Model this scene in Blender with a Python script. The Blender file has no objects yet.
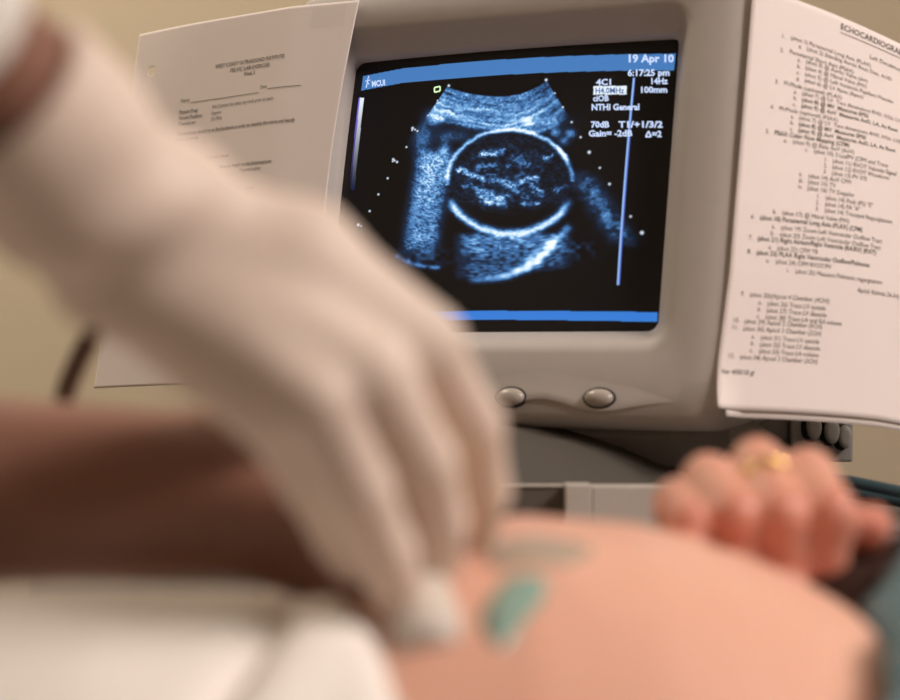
import bpy, bmesh, math, random
import numpy as np
from mathutils import Vector, Matrix
random.seed(7); rng = np.random.default_rng(11)
S = bpy.context.scene; COL = S.collection
R = math.radians
F_PX = 2040.0; CAM_Z = 1.10

def P(px, py, d):                      # a point seen at (px,py) in the photo, d metres away
    return np.array([(px-450)/F_PX*d, d, CAM_Z-(py-350)/F_PX*d])

# ------------------------------------------------------------------ materials
def mat(name, col, rough=.5, sss=0, sss_rad=(1, .35, .2), metal=0, spec=.5, noise=None, bump=None, emit=None, coat=0, alpha=1, trans=0, sss_scale=.01):
    m = bpy.data.materials.new(name); m.use_nodes = True
    nt = m.node_tree; b = nt.nodes['Principled BSDF']
    b.inputs['Base Color'].default_value = (*col, 1)
    b.inputs['Roughness'].default_value = rough
    b.inputs['Metallic'].default_value = metal
    b.inputs['Specular IOR Level'].default_value = spec
    b.inputs['Coat Weight'].default_value = coat
    b.inputs['Alpha'].default_value = alpha
    b.inputs['Transmission Weight'].default_value = trans
    if sss:
        b.inputs['Subsurface Weight'].default_value = sss
        b.inputs['Subsurface Radius'].default_value = sss_rad
        b.inputs['Subsurface Scale'].default_value = sss_scale
    if emit:
        b.inputs['Emission Color'].default_value = (*emit[0], 1); b.inputs['Emission Strength'].default_value = emit[1]
    tc = None
    if noise or bump:
        tc = nt.nodes.new('ShaderNodeTexCoord')
    if noise:                           # noise = (scale, second colour)
        n = nt.nodes.new('ShaderNodeTexNoise'); n.inputs['Scale'].default_value = noise[0]; n.inputs['Detail'].default_value = 4
        r = nt.nodes.new('ShaderNodeValToRGB'); r.color_ramp.elements[0].position = .35; r.color_ramp.elements[1].position = .68
        r.color_ramp.elements[0].color = (*col, 1); r.color_ramp.elements[1].color = (*noise[1], 1)
        nt.links.new(tc.outputs['Object'], n.inputs['Vector']); nt.links.new(n.outputs['Fac'], r.inputs['Fac'])
        nt.links.new(r.outputs['Color'], b.inputs['Base Color'])
    if bump:                            # bump = (scale, strength, distance)
        n = nt.nodes.new('ShaderNodeTexNoise'); n.inputs['Scale'].default_value = bump[0]; n.inputs['Detail'].default_value = 3
        u = nt.nodes.new('ShaderNodeBump'); u.inputs['Strength'].default_value = bump[1]; u.inputs['Distance'].default_value = bump[2]
        nt.links.new(tc.outputs['Object'], n.inputs['Vector']); nt.links.new(n.outputs['Fac'], u.inputs['Height'])
        nt.links.new(u.outputs['Normal'], b.inputs['Normal'])
    return m

M_wall = mat('wall_paint', (.52, .435, .315), .85, noise=(2, (.49, .41, .295)), bump=(300, .15, .001))
M_ceil = mat('ceiling_paint', (.75, .72, .66), .9, bump=(120, .2, .002))
M_floor = mat('floor_vinyl', (.28, .26, .24), .45, noise=(14, (.25, .232, .215)))
M_case = mat('monitor_plastic', (.46, .42, .39), .55, noise=(90, (.47, .43, .40)), bump=(900, .08, .0004))
M_btn = mat('button_plastic', (.42, .37, .32), .3, spec=.6)
M_dark = mat('dark_plastic', (.085, .075, .063), .5, bump=(700, .1, .0004))
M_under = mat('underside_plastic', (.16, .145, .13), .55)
M_hole = mat('recess_black', (.01, .01, .01), .7)
M_light = mat('console_plastic', (.50, .455, .41), .45, noise=(60, (.48, .44, .395)))
M_dpan = mat('console_dark_panel', (.10, .086, .075), .5)
M_conn = mat('connector_plastic', (.42, .40, .375), .5)
M_knob = mat('knob_plastic', (.52, .50, .47), .4)
M_paper = mat('paper', (.86, .78, .745), .8, sss=0, noise=(9, (.835, .755, .72)))
M_paperL = mat('paper_shade_side', (.84, .765, .74), .85, noise=(9, (.815, .74, .715)))  # right page's paper, slightly darker for the page turned from the key lamp
M_ink = mat('printer_ink', (.15, .13, .125), .8)
M_tape = mat('clear_tape', (.8, .78, .72), .12, alpha=.04, spec=.6)
M_skinL = mat('skin_fair', (.79, .44, .325), .42, sss=.25, noise=(7, (.82, .475, .355)), sss_scale=.012, spec=.4)
def flush(m, col):                     # knuckles and finger fronts carry more red in the skin itself
    nt = m.node_tree; b = nt.nodes['Principled BSDF']; src = b.inputs['Base Color'].links[0].from_socket
    at = nt.nodes.new('ShaderNodeAttribute'); at.attribute_name = 'redness'; mx = nt.nodes.new('ShaderNodeMix'); mx.data_type = 'RGBA'
    nt.links.new(at.outputs['Fac'], mx.inputs['Factor']); nt.links.new(src, mx.inputs['A']); mx.inputs['B'].default_value = (*col, 1); nt.links.new(mx.outputs['Result'], b.inputs['Base Color'])
flush(M_skinL, (.60, .19, .13))
M_skinF = M_skinL
M_skinD = mat('skin_brown', (.23, .112, .078), .42, sss=.12, noise=(9, (.255, .122, .085)), sss_scale=.008, spec=.4)
M_glove = mat('latex_glove', (.73, .60, .51), .55, sss=.15, sss_rad=(1, .55, .4), noise=(11, (.75, .62, .53)), sss_scale=.006, spec=.35)
M_towel = mat('towel_cotton', (.88, .83, .77), .95, bump=(450, .5, .002), spec=.1)
M_gown = mat('gown_cotton', (.19, .33, .40), .9, noise=(30, (.165, .30, .36)), spec=.1)
M_shade = mat('shade_cloth', (.035, .016, .012), .9, spec=.1)  # near-black brown, paints the deep shade in the gap below the fist
M_coat = mat('coat_cotton', (.82, .78, .72), .9, spec=.1)
M_trous = mat('trouser_cloth', (.03, .035, .05), .9, spec=.1)
M_hair = mat('dark_hair', (.02, .014, .01), .5)
M_hairb = mat('brown_hair', (.09, .045, .022), .5)
M_gold = mat('gold', (.95, .66, .25), .2, metal=1)
M_probe = mat('probe_plastic', (.70, .63, .55), .35)
M_lens = mat('probe_lens', (.60, .55, .50), .4)
M_cable = mat('cable_rubber', (.09, .05, .038), .5)
M_cableB = mat('cable_teal', (.035, .07, .085), .35)
M_gel = mat('gel_teal', (.33, .52, .44), .15, trans=.2, spec=.6)
M_gelg = mat('gel_smear', (.56, .46, .36), .25, trans=.2, spec=.6)
M_steel = mat('painted_steel', (.10, .095, .088), .5)
M_vinyl = mat('bed_vinyl', (.05, .08, .12), .5)
M_frame = mat('bed_frame_metal', (.5, .48, .45), .35, metal=.6)
M_pill = mat('pillow_cotton', (.8, .78, .74), .95)
M_rub = mat('rubber', (.02, .02, .02), .7)
M_txt = mat('screen_text', (.02, .02, .03), .3, emit=((.60, .72, 1.0), 1.12))
M_txtb = mat('screen_text_dark', (.02, .02, .03), .3, emit=((.04, .10, .30), 1.12))
M_txty = mat('screen_mark', (.02, .02, .03), .3, emit=((.75, 1.0, .55), 1.12))

# ------------------------------------------------------------------ object helpers
def link_mesh(name, me, m, parent=None, smooth=True):
    o = bpy.data.objects.new(name, me); COL.objects.link(o)
    if m is not None and not me.materials: me.materials.append(m)
    if smooth: me.polygons.foreach_set('use_smooth', [True]*len(me.polygons))
    if parent is not None:
        o.parent = parent
    return o
def shift(me, v):
    me.transform(Matrix.Translation(Vector([-float(a) for a in v])))
def obj(name, bm, m, parent=None, smooth=False, world=False):
    me = bpy.data.meshes.new(name); bmesh.ops.recalc_face_normals(bm, faces=bm.faces); bm.to_mesh(me); bm.free()
    o = link_mesh(name, me, m, parent, smooth)
    if world and parent is not None:
        me.transform((world if isinstance(world, bpy.types.Object) else parent).matrix_basis.inverted())
    return o
def mesh_np(name, V, Fq, m, parent=None, smooth=True, world=False):
    me = bpy.data.meshes.new(name)
    V = np.asarray(V, np.float32); Fq = np.asarray(Fq, np.int32)
    me.vertices.add(len(V)); me.vertices.foreach_set('co', V.ravel())
    me.loops.add(Fq.size); me.loops.foreach_set('vertex_index', Fq.ravel())
    me.polygons.add(len(Fq)); me.polygons.foreach_set('loop_start', np.arange(0, Fq.size, Fq.shape[1], dtype=np.int32))
    me.update(calc_edges=True); me.validate()
    o = link_mesh(name, me, m, parent, smooth)
    if world and parent is not None: me.transform(parent.matrix_basis.inverted())
    return o
def tag(o, label=None, cat=None, group=None, kind=None):
    if label: o['label'] = label
    if cat: o['category'] = cat
    if group: o['group'] = group
    if kind: o['kind'] = kind
    return o
def thing(name, label, cat, loc=(0, 0, 0), rot=(0, 0, 0), group=None):
    o = bpy.data.objects.new(name, None); COL.objects.link(o); o.location = [float(a) for a in loc]; o.rotation_euler = rot
    o.empty_display_size = .05
    o.matrix_basis = Matrix.LocRotScale(Vector(o.location), o.rotation_euler, None)
    return tag(o, label, cat, group)
def rebase(o, base):                   # put the origin of a single-mesh thing at its base
    o.data.transform(Matrix.Translation(-Vector([float(a) for a in base]))); o.location = [float(a) for a in base]
    o.matrix_basis = Matrix.Translation(Vector(o.location)); return o
def add_box(bm, x0, x1, y0, y1, z0, z1, bev=0, seg=2):
    r = bmesh.ops.create_cube(bm, size=1)
    bmesh.ops.scale(bm, vec=(x1-x0, y1-y0, z1-z0), verts=r['verts'])
    bmesh.ops.translate(bm, vec=((x0+x1)/2, (y0+y1)/2, (z0+z1)/2), verts=r['verts'])
    if bev:
        es = list({e for v in r['verts'] for e in v.link_edges})
        bmesh.ops.bevel(bm, geom=es, offset=bev, segments=seg, affect='EDGES', profile=.5)
def box(name, m, parent, *a, bev=0, seg=2, world=True):
    bm = bmesh.new(); add_box(bm, *a, bev=bev, seg=seg); return obj(name, bm, m, parent, False, world)
def add_lathe(bm, prof, M4, n=48):     # prof: (radius, height) pairs about local z
    rows = []
    for r, h in prof:
        rows.append([bm.verts.new(M4 @ Vector((r*math.cos(2*math.pi*i/n), r*math.sin(2*math.pi*i/n), h))) for i in range(n)])
    for a, b in zip(rows, rows[1:]):
        for i in range(n): bm.faces.new((a[i], a[(i+1) % n], b[(i+1) % n], b[i]))
    bm.faces.new(rows[0][::-1]); bm.faces.new(rows[-1])
def catmull(pts, n=12):
    pts = [np.array(p, float) for p in pts]; pts = [2*pts[0]-pts[1]]+pts+[2*pts[-1]-pts[-2]]; out = []
    for a, b, c, d in zip(pts, pts[1:], pts[2:], pts[3:]):
        for k in range(n):
            t = k/n; out.append(.5*((2*b)+(c-a)*t+(2*a-5*b+4*c-d)*t*t+(3*b-a-3*c+d)*t**3))
    return out+[pts[-2]]
def add_tube(bm, pts, r, n=14):
    pts = [Vector([float(q) for q in p]) for p in pts]; rings = []; prev = None
    for i, p in enumerate(pts):
        t = (pts[min(i+1, len(pts)-1)]-pts[max(i-1, 0)]).normalized()
        if prev is None: prev = t.orthogonal().normalized()
        u = (prev-t*prev.dot(t)).normalized(); prev = u; w = t.cross(u)
        rr = r(i/(len(pts)-1)) if callable(r) else r
        rings.append([bm.verts.new(p+(u*math.cos(2*math.pi*k/n)+w*math.sin(2*math.pi*k/n))*rr) for k in range(n)])
    for a, b in zip(rings, rings[1:]):
        for i in range(n): bm.faces.new((a[i], a[(i+1) % n], b[(i+1) % n], b[i]))
    bm.faces.new(rings[0][::-1]); bm.faces.new(rings[-1])

# ------------------------------------------------------------------ implicit surfaces for bodies
class Field:
    def __init__(s, lo, hi, h):
        s.lo = np.array(lo, float); s.h = h
        s.n = np.ceil((np.array(hi)-s.lo)/h).astype(int)+1
        s.F = np.full(s.n, .05, np.float32)
        s.ax = [(s.lo[i]+h*np.arange(s.n[i])).astype(np.float32) for i in range(3)]
    def block(s, lo, hi, pad=.05):
        i0 = np.clip(np.floor((np.array(lo)-pad-s.lo)/s.h).astype(int), 0, s.n-1)
        i1 = np.clip(np.ceil((np.array(hi)+pad-s.lo)/s.h).astype(int)+1, 1, s.n)
        if (i1 <= i0).any(): return None, None
        sl = tuple(slice(a, b) for a, b in zip(i0, i1))
        return sl, np.meshgrid(*[s.ax[k][sl[k]] for k in range(3)], indexing='ij', sparse=True)
    def comb(s, sl, d, k):
        A = s.F[sl]
        if k > 0:
            hh = np.maximum(k-np.abs(A-d), 0)/k; s.F[sl] = np.minimum(A, d)-hh*hh*k*.25
        else: s.F[sl] = np.minimum(A, d)
    def cone(s, a, b, r1, r2, k=.01):
        a = np.array(a, float); b = np.array(b, float); r = max(r1, r2)
        sl, X = s.block(np.minimum(a, b)-r, np.maximum(a, b)+r)
        if sl is None: return
        s.comb(sl, s._cone(X, a, b, r1, r2), k)
    def _cone(s, X, a, b, r1, r2):
        ba = b-a; L = float(ba@ba)+1e-12
        h = np.clip(((X[0]-a[0])*ba[0]+(X[1]-a[1])*ba[1]+(X[2]-a[2])*ba[2])/L, 0, 1)
        return np.sqrt((X[0]-a[0]-ba[0]*h)**2+(X[1]-a[1]-ba[1]*h)**2+(X[2]-a[2]-ba[2]*h)**2)-(r1+(r2-r1)*h)
    def chain(s, pts, rs, k_in=.004, k=.006):
        pts = [np.array(p, float) for p in pts]; r = max(rs)
        sl, X = s.block(np.min(pts, 0)-r, np.max(pts, 0)+r)
        if sl is None: return
        D = None
        for a, b, r1, r2 in zip(pts, pts[1:], rs, rs[1:]):
            d = s._cone(X, a, b, r1, r2)
            if D is None: D = d
            else:
                hh = np.maximum(k_in-np.abs(D-d), 0)/k_in; D = np.minimum(D, d)-hh*hh*k_in*.25
        s.comb(sl, D, k)
    def ell(s, c, rad, k=.01, rot=None, cut=False):
        c = np.array(c, float); rad = np.array(rad, float); r = rad.max()
        sl, X = s.block(c-r, c+r)
        if sl is None: return
        q = [X[i]-c[i] for i in range(3)]
        if rot is not None:
            q = [sum(rot[j, i]*q[j] for j in range(3)) for i in range(3)]
        k0 = np.sqrt(sum((q[i]/rad[i])**2 for i in range(3))); k1 = np.sqrt(sum((q[i]/rad[i]**2)**2 for i in range(3)))
        d = k0*(k0-1)/np.maximum(k1, 1e-6)
        if cut: s.F[sl] = np.maximum(s.F[sl], -d)
        else: s.comb(sl, d, k)
    def mesh(s, name, m, parent=None, smooth_it=2):
        F = s.F; Sg = F < 0
        c = np.zeros(s.n-1, np.int8)
        for i in (0, 1):
            for j in (0, 1):
                for k in (0, 1): c += Sg[i:s.n[0]-1+i, j:s.n[1]-1+j, k:s.n[2]-1+k]
        act = (c > 0) & (c < 8); I = np.argwhere(act); idx = -np.ones(act.shape, np.int32); idx[act] = np.arange(len(I))
        pos = np.zeros((len(I), 3)); cnt = np.zeros(len(I))
        for ax in range(3):
            o1, o2 = [q for q in range(3) if q != ax]
            for u in (0, 1):
                for v in (0, 1):
                    A = I.copy(); A[:, o1] += u; A[:, o2] += v; B = A.copy(); B[:, ax] += 1
                    fa = F[A[:, 0], A[:, 1], A[:, 2]]; fb = F[B[:, 0], B[:, 1], B[:, 2]]
                    x = (fa < 0) != (fb < 0); t = np.where(x, fa/np.where(x, fa-fb, 1), 0)
                    pt = A.astype(float); pt[:, ax] += t; pos[x] += pt[x]; cnt[x] += 1
        V = s.lo+s.h*pos/np.maximum(cnt, 1)[:, None]
        Q = []
        for ax in range(3):
            o1, o2 = [(1, 2), (2, 0), (0, 1)][ax]
            sa = [slice(None)]*3; sb = [slice(None)]*3; sa[ax] = slice(0, -1); sb[ax] = slice(1, None)
            x = Sg[tuple(sa)] != Sg[tuple(sb)]; E = np.argwhere(x)
            ok = (E[:, o1] > 0) & (E[:, o2] > 0) & (E[:, o1] < s.n[o1]-1) & (E[:, o2] < s.n[o2]-1); E = E[ok]
            ins = Sg[E[:, 0], E[:, 1], E[:, 2]]
            def g(d1, d2):
                A = E.copy(); A[:, o1] -= d1; A[:, o2] -= d2; return idx[A[:, 0], A[:, 1], A[:, 2]]
            q = np.stack([g(1, 1), g(0, 1), g(0, 0), g(1, 0)], 1); q[~ins] = q[~ins][:, ::-1]; Q.append(q)
        Q = np.concatenate(Q)
        for _ in range(smooth_it):                     # light Laplacian relax
            acc = np.zeros_like(V); n = np.zeros(len(V))
            for a in range(4):
                b = (a+1) % 4
                np.add.at(acc, Q[:, a], V[Q[:, b]]); np.add.at(n, Q[:, a], 1)
                np.add.at(acc, Q[:, b], V[Q[:, a]]); np.add.at(n, Q[:, b], 1)
            V = V*.4+.6*acc/np.maximum(n, 1)[:, None]
        return mesh_np(name, V, Q, m, parent, True, world=parent is not None)

# ------------------------------------------------------------------ the room
def struct(name, m, *a):
    o = box(name, m, None, *a); o['kind'] = 'structure'; return o
struct('floor', M_floor, -2.6, 2.6, -1.8, 2.6, -.1, 0)
struct('ceiling', M_ceil, -2.6, 2.6, -1.8, 2.6, 2.6, 2.7)
struct('wall_back', M_wall, -2.6, 2.6, 2.5, 2.6, 0, 2.6)
struct('wall_front', M_wall, -2.6, 2.6, -1.8, -1.7, 0, 2.6)
struct('wall_left', M_wall, -2.6, -2.5, -1.7, 2.5, 0, 2.6)
struct('wall_right', M_wall, 2.5, 2.6, -1.7, 2.5, 0, 2.6)
struct('baseboard_back', M_dpan, -2.5, 2.5, 2.485, 2.5, 0, .1)

# ------------------------------------------------------------------ the monitor (local frame: x right, y back, z up, origin at the case's base)
SC = np.array([.0347547, 1.461668, CAM_Z+.115080]); YAW, TILT = R(27.60136), R(11.08568)
rotM = Matrix.Rotation(-YAW, 4, 'Z') @ Matrix.Rotation(-TILT, 4, 'X')
ZB = .172
base = Vector(SC) + rotM.to_3x3() @ Vector((0, 0, -ZB))
mon = thing('crt_monitor', 'grey tube monitor showing a blue ultrasound scan, tilted back on the dark swivel base', 'monitor', base, (-TILT, 0, -YAW))
MON = mon.matrix_basis.copy(); MONI = MON.inverted()
def L(x, y, z): return (x, y, z+ZB)    # screen-centred coordinates to the monitor frame
OW, OH, OWL, OHT = .1300, .1042, .1348, .1065                  # half size of the screen opening
def rrect(xl, xr, zb, zt, r, y, n=9, bow=0):
    pts = []
    def seg(a, b, k):
        for i in range(k): pts.append((a[0]+(b[0]-a[0])*i/k, a[1]+(b[1]-a[1])*i/k))
    def arc(cx, cz, a0):
        for i in range(n): t = a0+math.pi/2*i/n; pts.append((cx+r*math.cos(t), cz+r*math.sin(t)))
    seg((xr, zb+r), (xr, zt-r), 10); arc(xr-r, zt-r, 0); seg((xr-r, zt), (xl+r, zt), 14); arc(xl+r, zt-r, math.pi/2)
    seg((xl, zt-r), (xl, zb+r), 10); arc(xl+r, zb+r, math.pi); seg((xl+r, zb), (xr-r, zb), 14); arc(xr-r, zb+r, 1.5*math.pi)
    cx, cz, hw, hh = (xl+xr)/2, (zb+zt)/2, (xr-xl)/2, (zt-zb)/2
    out = []
    for x, z in pts:
        X, Z = (x-cx)/hw, (z-cz)/hh
        out.append(L(x+bow*(1-Z*Z)*(1 if X > 0 else -1)*abs(X)**3, y, z+bow*(1-X*X)*(1 if Z > 0 else -1)*abs(Z)**3))
    return out
rings = [rrect(-.11, .11, -.115, .10, .03, .40), rrect(-.135, .138, -.130, .115, .03, .25), rrect(-.168, .172, -.156, .150, .03, .12), rrect(-.179, .1865, -.168, .158, .022, .03),
         rrect(-.180, .1875, -.171, .159, .022, .010), rrect(-.180, .1875, -.172, .159, .022, -.004), rrect(-.1775, .185, -.169, .1565, .021, -.012),
         rrect(-.1725, .180, -.164, .1515, .02, -.0165), rrect(-.16, .165, -.150, .140, .02, -.0175),
         rrect(-OWL-.019, OW+.019, -OH-.019, OHT+.020, .022, -.0175), rrect(-OWL-.015, OW+.014, -OH-.012, OHT+.017, .019, -.0155), rrect(-OWL-.009, OW+.008, -OH-.006, OHT+.011, .013, -.009),
         rrect(-OWL-.003, OW+.0025, -OH-.002, OHT+.0035, .009, -.0015), rrect(-OWL, OW, -OH, OHT, .008, .001), rrect(-OWL, OW, -OH, OHT, .008, .03)]
bm = bmesh.new(); rows = [[bm.verts.new(p) for p in r] for r in rings]; n = len(rows[0])
for a, b in zip(rows, rows[1:]):
    for i in range(n): bm.faces.new((a[i], a[(i+1) % n], b[(i+1) % n], b[i]))
bm.faces.new(rows[0])
obj('case', bm, M_case, mon, True)
# sculpted lip under the buttons
wave = [(-.16, -.163), (-.10, -.1615), (-.06, -.1565), (-.02, -.1575), (.012, -.1625), (.026, -.161), (.040, -.1575), (.055, -.1553), (.072, -.158), (.088, -.1625), (.103, -.1632), (.118, -.1610), (.132, -.1585), (.150, -.1565), (.168, -.156)]
wv = catmull([(a, b, 0) for a, b in wave], 6); bm = bmesh.new(); prof = [(.030, -.0170), (.018, -.0177), (.006, -.0190), (.0010, -.0196), (-.0002, -.0190), (-.0006, -.0165)]
rows = []
for i, p in enumerate(wv):
    fade = min(1, i/8, (len(wv)-1-i)/26)
    rows.append([bm.verts.new(L(p[0], -.0165+(y+.0165)*fade if y < -.0165 else y, p[1]+dz)) for dz, y in prof])
for a, b in zip(rows, rows[1:]):
    for i in range(len(prof)-1): bm.faces.new((a[i], b[i], b[i+1], a[i+1]))
obj('button_lip', bm, M_case, mon, True)
for bx in (-.102, -.035, .0335, .0995):
    bm = bmesh.new()
    add_lathe(bm, [(.0, .0)]+[] if False else [(.0118, -.001), (.0118, .0012), (.0112, .0016)], Matrix.Translation(L(bx, -.0185, -.1540)) @ Matrix.Diagonal((1, 1, .62, 1)) @ Matrix.Rotation(R(90), 4, 'X'), 40)
    rim = obj('button_recess', bm, M_hole, mon, True)
    bm = bmesh.new(); bmesh.ops.create_uvsphere(bm, u_segments=32, v_segments=16, radius=1)
    bmesh.ops.transform(bm, matrix=Matrix.Translation(L(bx, -.0195, -.1540)) @ Matrix.Diagonal((.0106, .006, .0062, 1)), verts=bm.verts)
    obj('button', bm, M_btn, rim, True)
# the picture tube: bulged glass carrying the scan
def glass_y(x, z): return .0012+.0085*((x/.13)**2*.6+(z/.105)**2*.4)
NX, NZ = 620, 500
xs = np.linspace(-.1375, .1325, NX); zs = np.linspace(-.106, .1095, NZ)
GX, GZ = np.meshgrid(xs, zs, indexing='ij')
Hm = np.array([[1090.2962121731189, 176.16294521495902, 502.12727872283835], [-110.54777337960526, -1324.09556194081, 191.56250559181518], [-0.3158507810845875, 0.11616048990158857, 1.0]]); Hi = np.linalg.inv(Hm)
W_ = Hm[2, 0]*GX+Hm[2, 1]*GZ+1; U = (Hm[0, 0]*GX+Hm[0, 1]*GZ+Hm[0, 2])/W_; V = (Hm[1, 0]*GX+Hm[1, 1]*GZ+Hm[1, 2])/W_   # layout units of the scan
def to_glass(u, v):
    q = Hi @ np.array([u, v, 1.0]); return q[0]/q[2], q[1]/q[2]
def noise2(a, b, sa, sb, seed):
    g = np.random.default_rng(seed).random((256, 256)); a = (a/sa) % 255; b = (b/sb) % 255
    i = np.floor(a).astype(int); j = np.floor(b).astype(int); fa = a-i; fb = b-j
    fa = fa*fa*(3-2*fa); fb = fb*fb*(3-2*fb)
    return g[i, j]*(1-fa)*(1-fb)+g[i+1, j]*fa*(1-fb)+g[i, j+1]*(1-fa)*fb+g[i+1, j+1]*fa*fb
rad = np.hypot(U-502, V-6.7); th = np.degrees(np.arctan2(U-502, V-6.7))
sp1 = noise2(rad, th*4, 1.6, 4.0, 1); sp2 = noise2(rad, th*4, 1.1, 2.2, 2); big = noise2(U, V, 14, 10, 3); mid = noise2(U, V, 5, 4, 4)
wu = noise2(U, V, 9, 7, 21)-.5; wv_ = noise2(U, V, 8, 8, 22)-.5; wu2 = noise2(U, V, 3.2, 2.6, 23)-.5; wv2 = noise2(U, V, 3, 2.8, 24)-.5
speck = .45+.8*(sp1*.5+sp2*.5)*(.5+mid)
def sm(x, a, b):
    t = np.clip((x-a)/(b-a), 0, 1); return t*t*(3-2*t)
def stroke(pts, w, jit=.35, warp=.5):
    D = np.full(U.shape, 1e3)
    for (ax, ay), (bx, by) in zip(pts, pts[1:]):
        dx, dy = bx-ax, by-ay; uu, vv = U+warp*(3.2*wu+3.0*wu2), V+warp*(3.0*wv_+3.0*wv2); h = np.clip(((uu-ax)*dx+(vv-ay)*dy)/(dx*dx+dy*dy), 0, 1); D = np.minimum(D, np.hypot(uu-ax-dx*h, vv-ay-dy*h))
    return np.exp(-(D/w)**2)*(1-jit+2*jit*mid*(.6+.8*sp2))
def c9(*pts): return [(a/3.182+430, b/3.182+70) for a, b in pts]
sector = (sm(th, -33.9, -33.2)*(1-sm(th, 31.2, 32)))
topR = 91+6*(np.abs(th)/33)**2*np.where(th < 0, 1, -.6)
I = np.zeros_like(U)
bandend = 126+4*np.sin(th/9)
band = sm(rad, topR-.8, topR+1.2)*(1-sm(rad, bandend, bandend+9))*sector
rw = rad+3.2*wu+1.8*wv2; lay = .43+.13*np.sin((rw-topR)*.62)+.08*np.sin((rw-topR)*1.35+1)+.25*(mid-.5)
I += band*lay*(.55+.75*sp1)
I += band*(np.exp(-((rw-topR-17-1.5*np.sin(th/7))/2.0)**2)*.42+np.exp(-((rw-topR-27-2*np.sin(th/8+2))/2.4)**2)*.45+np.exp(-((rad-topR-8)/1.6)**2)*.16)*(.6+.7*sp2)
I *= 1-.35*sm(th, 12, 30)
# left shoulder of tissue
I += .75*np.exp(-(((U-437)/9)**2+((V-119)/7)**2))*speck
I += .45*np.exp(-(((U-424)/9)**2+((V-140)/14)**2))*speck*sm(th, -36, -33.5)
I += .28*np.exp(-(((U-455)/16)**2+((V-137)/6)**2))*speck
I += .30*np.exp(-(((U-540)/24)**2+((V-124)/7)**2))*speck
for a, b, s in ((530, 124, .5), (555, 125, .35), (558, 134, .6), (572, 135, .6), (566, 143, .4)): I += s*np.exp(-(((U-a)/5)**2+((V-b)/4)**2))*speck
# skull
q = np.hypot((U-512)/62.5, (V-183)/51.5); ang = np.degrees(np.arctan2(-(V-183)/51.5, (U-512)/62.5))
inside = 1-sm(q, .93, 1.0)
I *= 1-inside
wob = (mid-.5)*.03
top = np.exp(-((q-1-wob)/.036)**2)
I += .35*np.exp(-(((U-562)/13)**2+((V-157)/11)**2))*top*speck*1.6
I += top*(sm(ang, 12, 40)*(1-sm(ang, 172, 181))*.80+((ang < -176) | (ang > 172))*.55+((ang > 0) & (ang <= 40))*.45*(.4+1.2*mid))*(.75+.4*sp2)
I += np.exp(-((q-1.015-wob)/.062)**2)*sm(-ang, 14, 40)*(1-sm(-ang, 150, 164))*1.05*(.75+.4*sp2)
I += np.exp(-((q-.95)/.05)**2)*sm(-ang, 40, 60)*(1-sm(-ang, 130, 150))*.25*sp1
I += .15*inside*sp1*sp2*(1-sm(V, 196, 214))*(.3+1.4*mid)
for pts, w, s in ((c9((165, 275), (205, 268), (240, 262)), 2.4, .55), (c9((160, 312), (215, 310)), 1.8, .5), (c9((100, 325), (150, 345), (185, 352), (250, 362)), 2.2, .62),
                  (c9((165, 400), (200, 412), (245, 415)), 4.2, .62), (c9((190, 425), (245, 430)), 2, .45), (c9((268, 372), (300, 358), (350, 345)), 2.2, .6), (c9((310, 432), (356, 430)), 2, .5),
                  (c9((330, 375), (368, 392)), 2.2, .5), (c9((370, 286), (395, 279)), 1.6, .5), (c9((250, 365), (280, 385)), 2.4, .5), (c9((300, 285), (325, 310)), 1.6, .3),
                  (c9((120, 375), (160, 385)), 2, .35), (c9((340, 400), (365, 405)), 1.6, .35), (c9((245, 330), (262, 300), (290, 295), (305, 325)), 1.8, .25), (c9((410, 385), (440, 375)), 1.8, .35), (c9((290, 400), (320, 405)), 1.8, .3)):
    I += .68*s*stroke(pts, w*1.15, .5, 1.0)*(.45+1.1*sp2)+.15*s*stroke(pts, w*2.6, .5, 1.4)*sp1*1.4
I += inside*.14*np.exp(-(((U-505)/32)**2+((V-172)/22)**2))*np.maximum(0, mid-.35)*2*sp1*2
# shadowed column on the left, tissue on the right, below and the deep bright arc
cx = 438-(V-150)*.165
I += sm(V, 146, 160)*(1-sm(V, 238, 262))*np.exp(-(np.abs(U-cx)/17)**4)*(.70+.1*np.sin(V/20))*(.35+.9*sp2)*(.7+.6*mid)
I += .45*np.exp(-(((U-447)/5)**2+((V-150)/9)**2))*speck
rx = (U-604)-(V-210)*.62
I += np.exp(-(rx/11)**2)*sm(V, 168, 186)*(1-sm(V, 232, 252))*.40*(.3+1.1*mid)*(.5+.8*sp2)*(1-inside)
low = (1-sm(np.abs(U-515), 40, 62))*sm(V, 232, 240)*(1-sm(V, 272-(U-500)*.12, 280-(U-500)*.12))
I += low*(.60-.30*sm(V, 238, 268))*(.3+1.0*sp1)*(.6+.7*mid)*(q > 1)
I += stroke(c9((140, 678), (200, 670), (260, 656), (310, 636), (350, 610), (395, 560), (445, 508)), 3.6, .25)*.78*(1-.5*sm(U, 545, 575))
I += stroke(c9((280, 640), (340, 600), (390, 548)), 5, .4)*.25
I += stroke([(398, 258), (412, 264), (440, 269)], 2.6, .4)*.35+.22*np.exp(-(((U-425)/22)**2+((V-258)/8)**2))*np.maximum(0, mid-.3)*2
I += .22*np.exp(-(((U-575)/18)**2+((V-250)/9)**2))*np.maximum(0, mid-.4)*2
I *= (1-sm(rad, 270, 282))
I = np.clip(I, 0, 1.25)
def ramp(I):
    xp = [0, .18, .42, .70, 1.0, 1.25]
    return np.stack([np.interp(I, xp, c) for c in ([0, .007, .050, .20, .66, .95], [0, .026, .170, .46, .86, 1.0], [0, .070, .42, .82, 1.0, 1.0])], -1)
C = ramp(I)
def fill(mask, c): C[mask] = c
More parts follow.
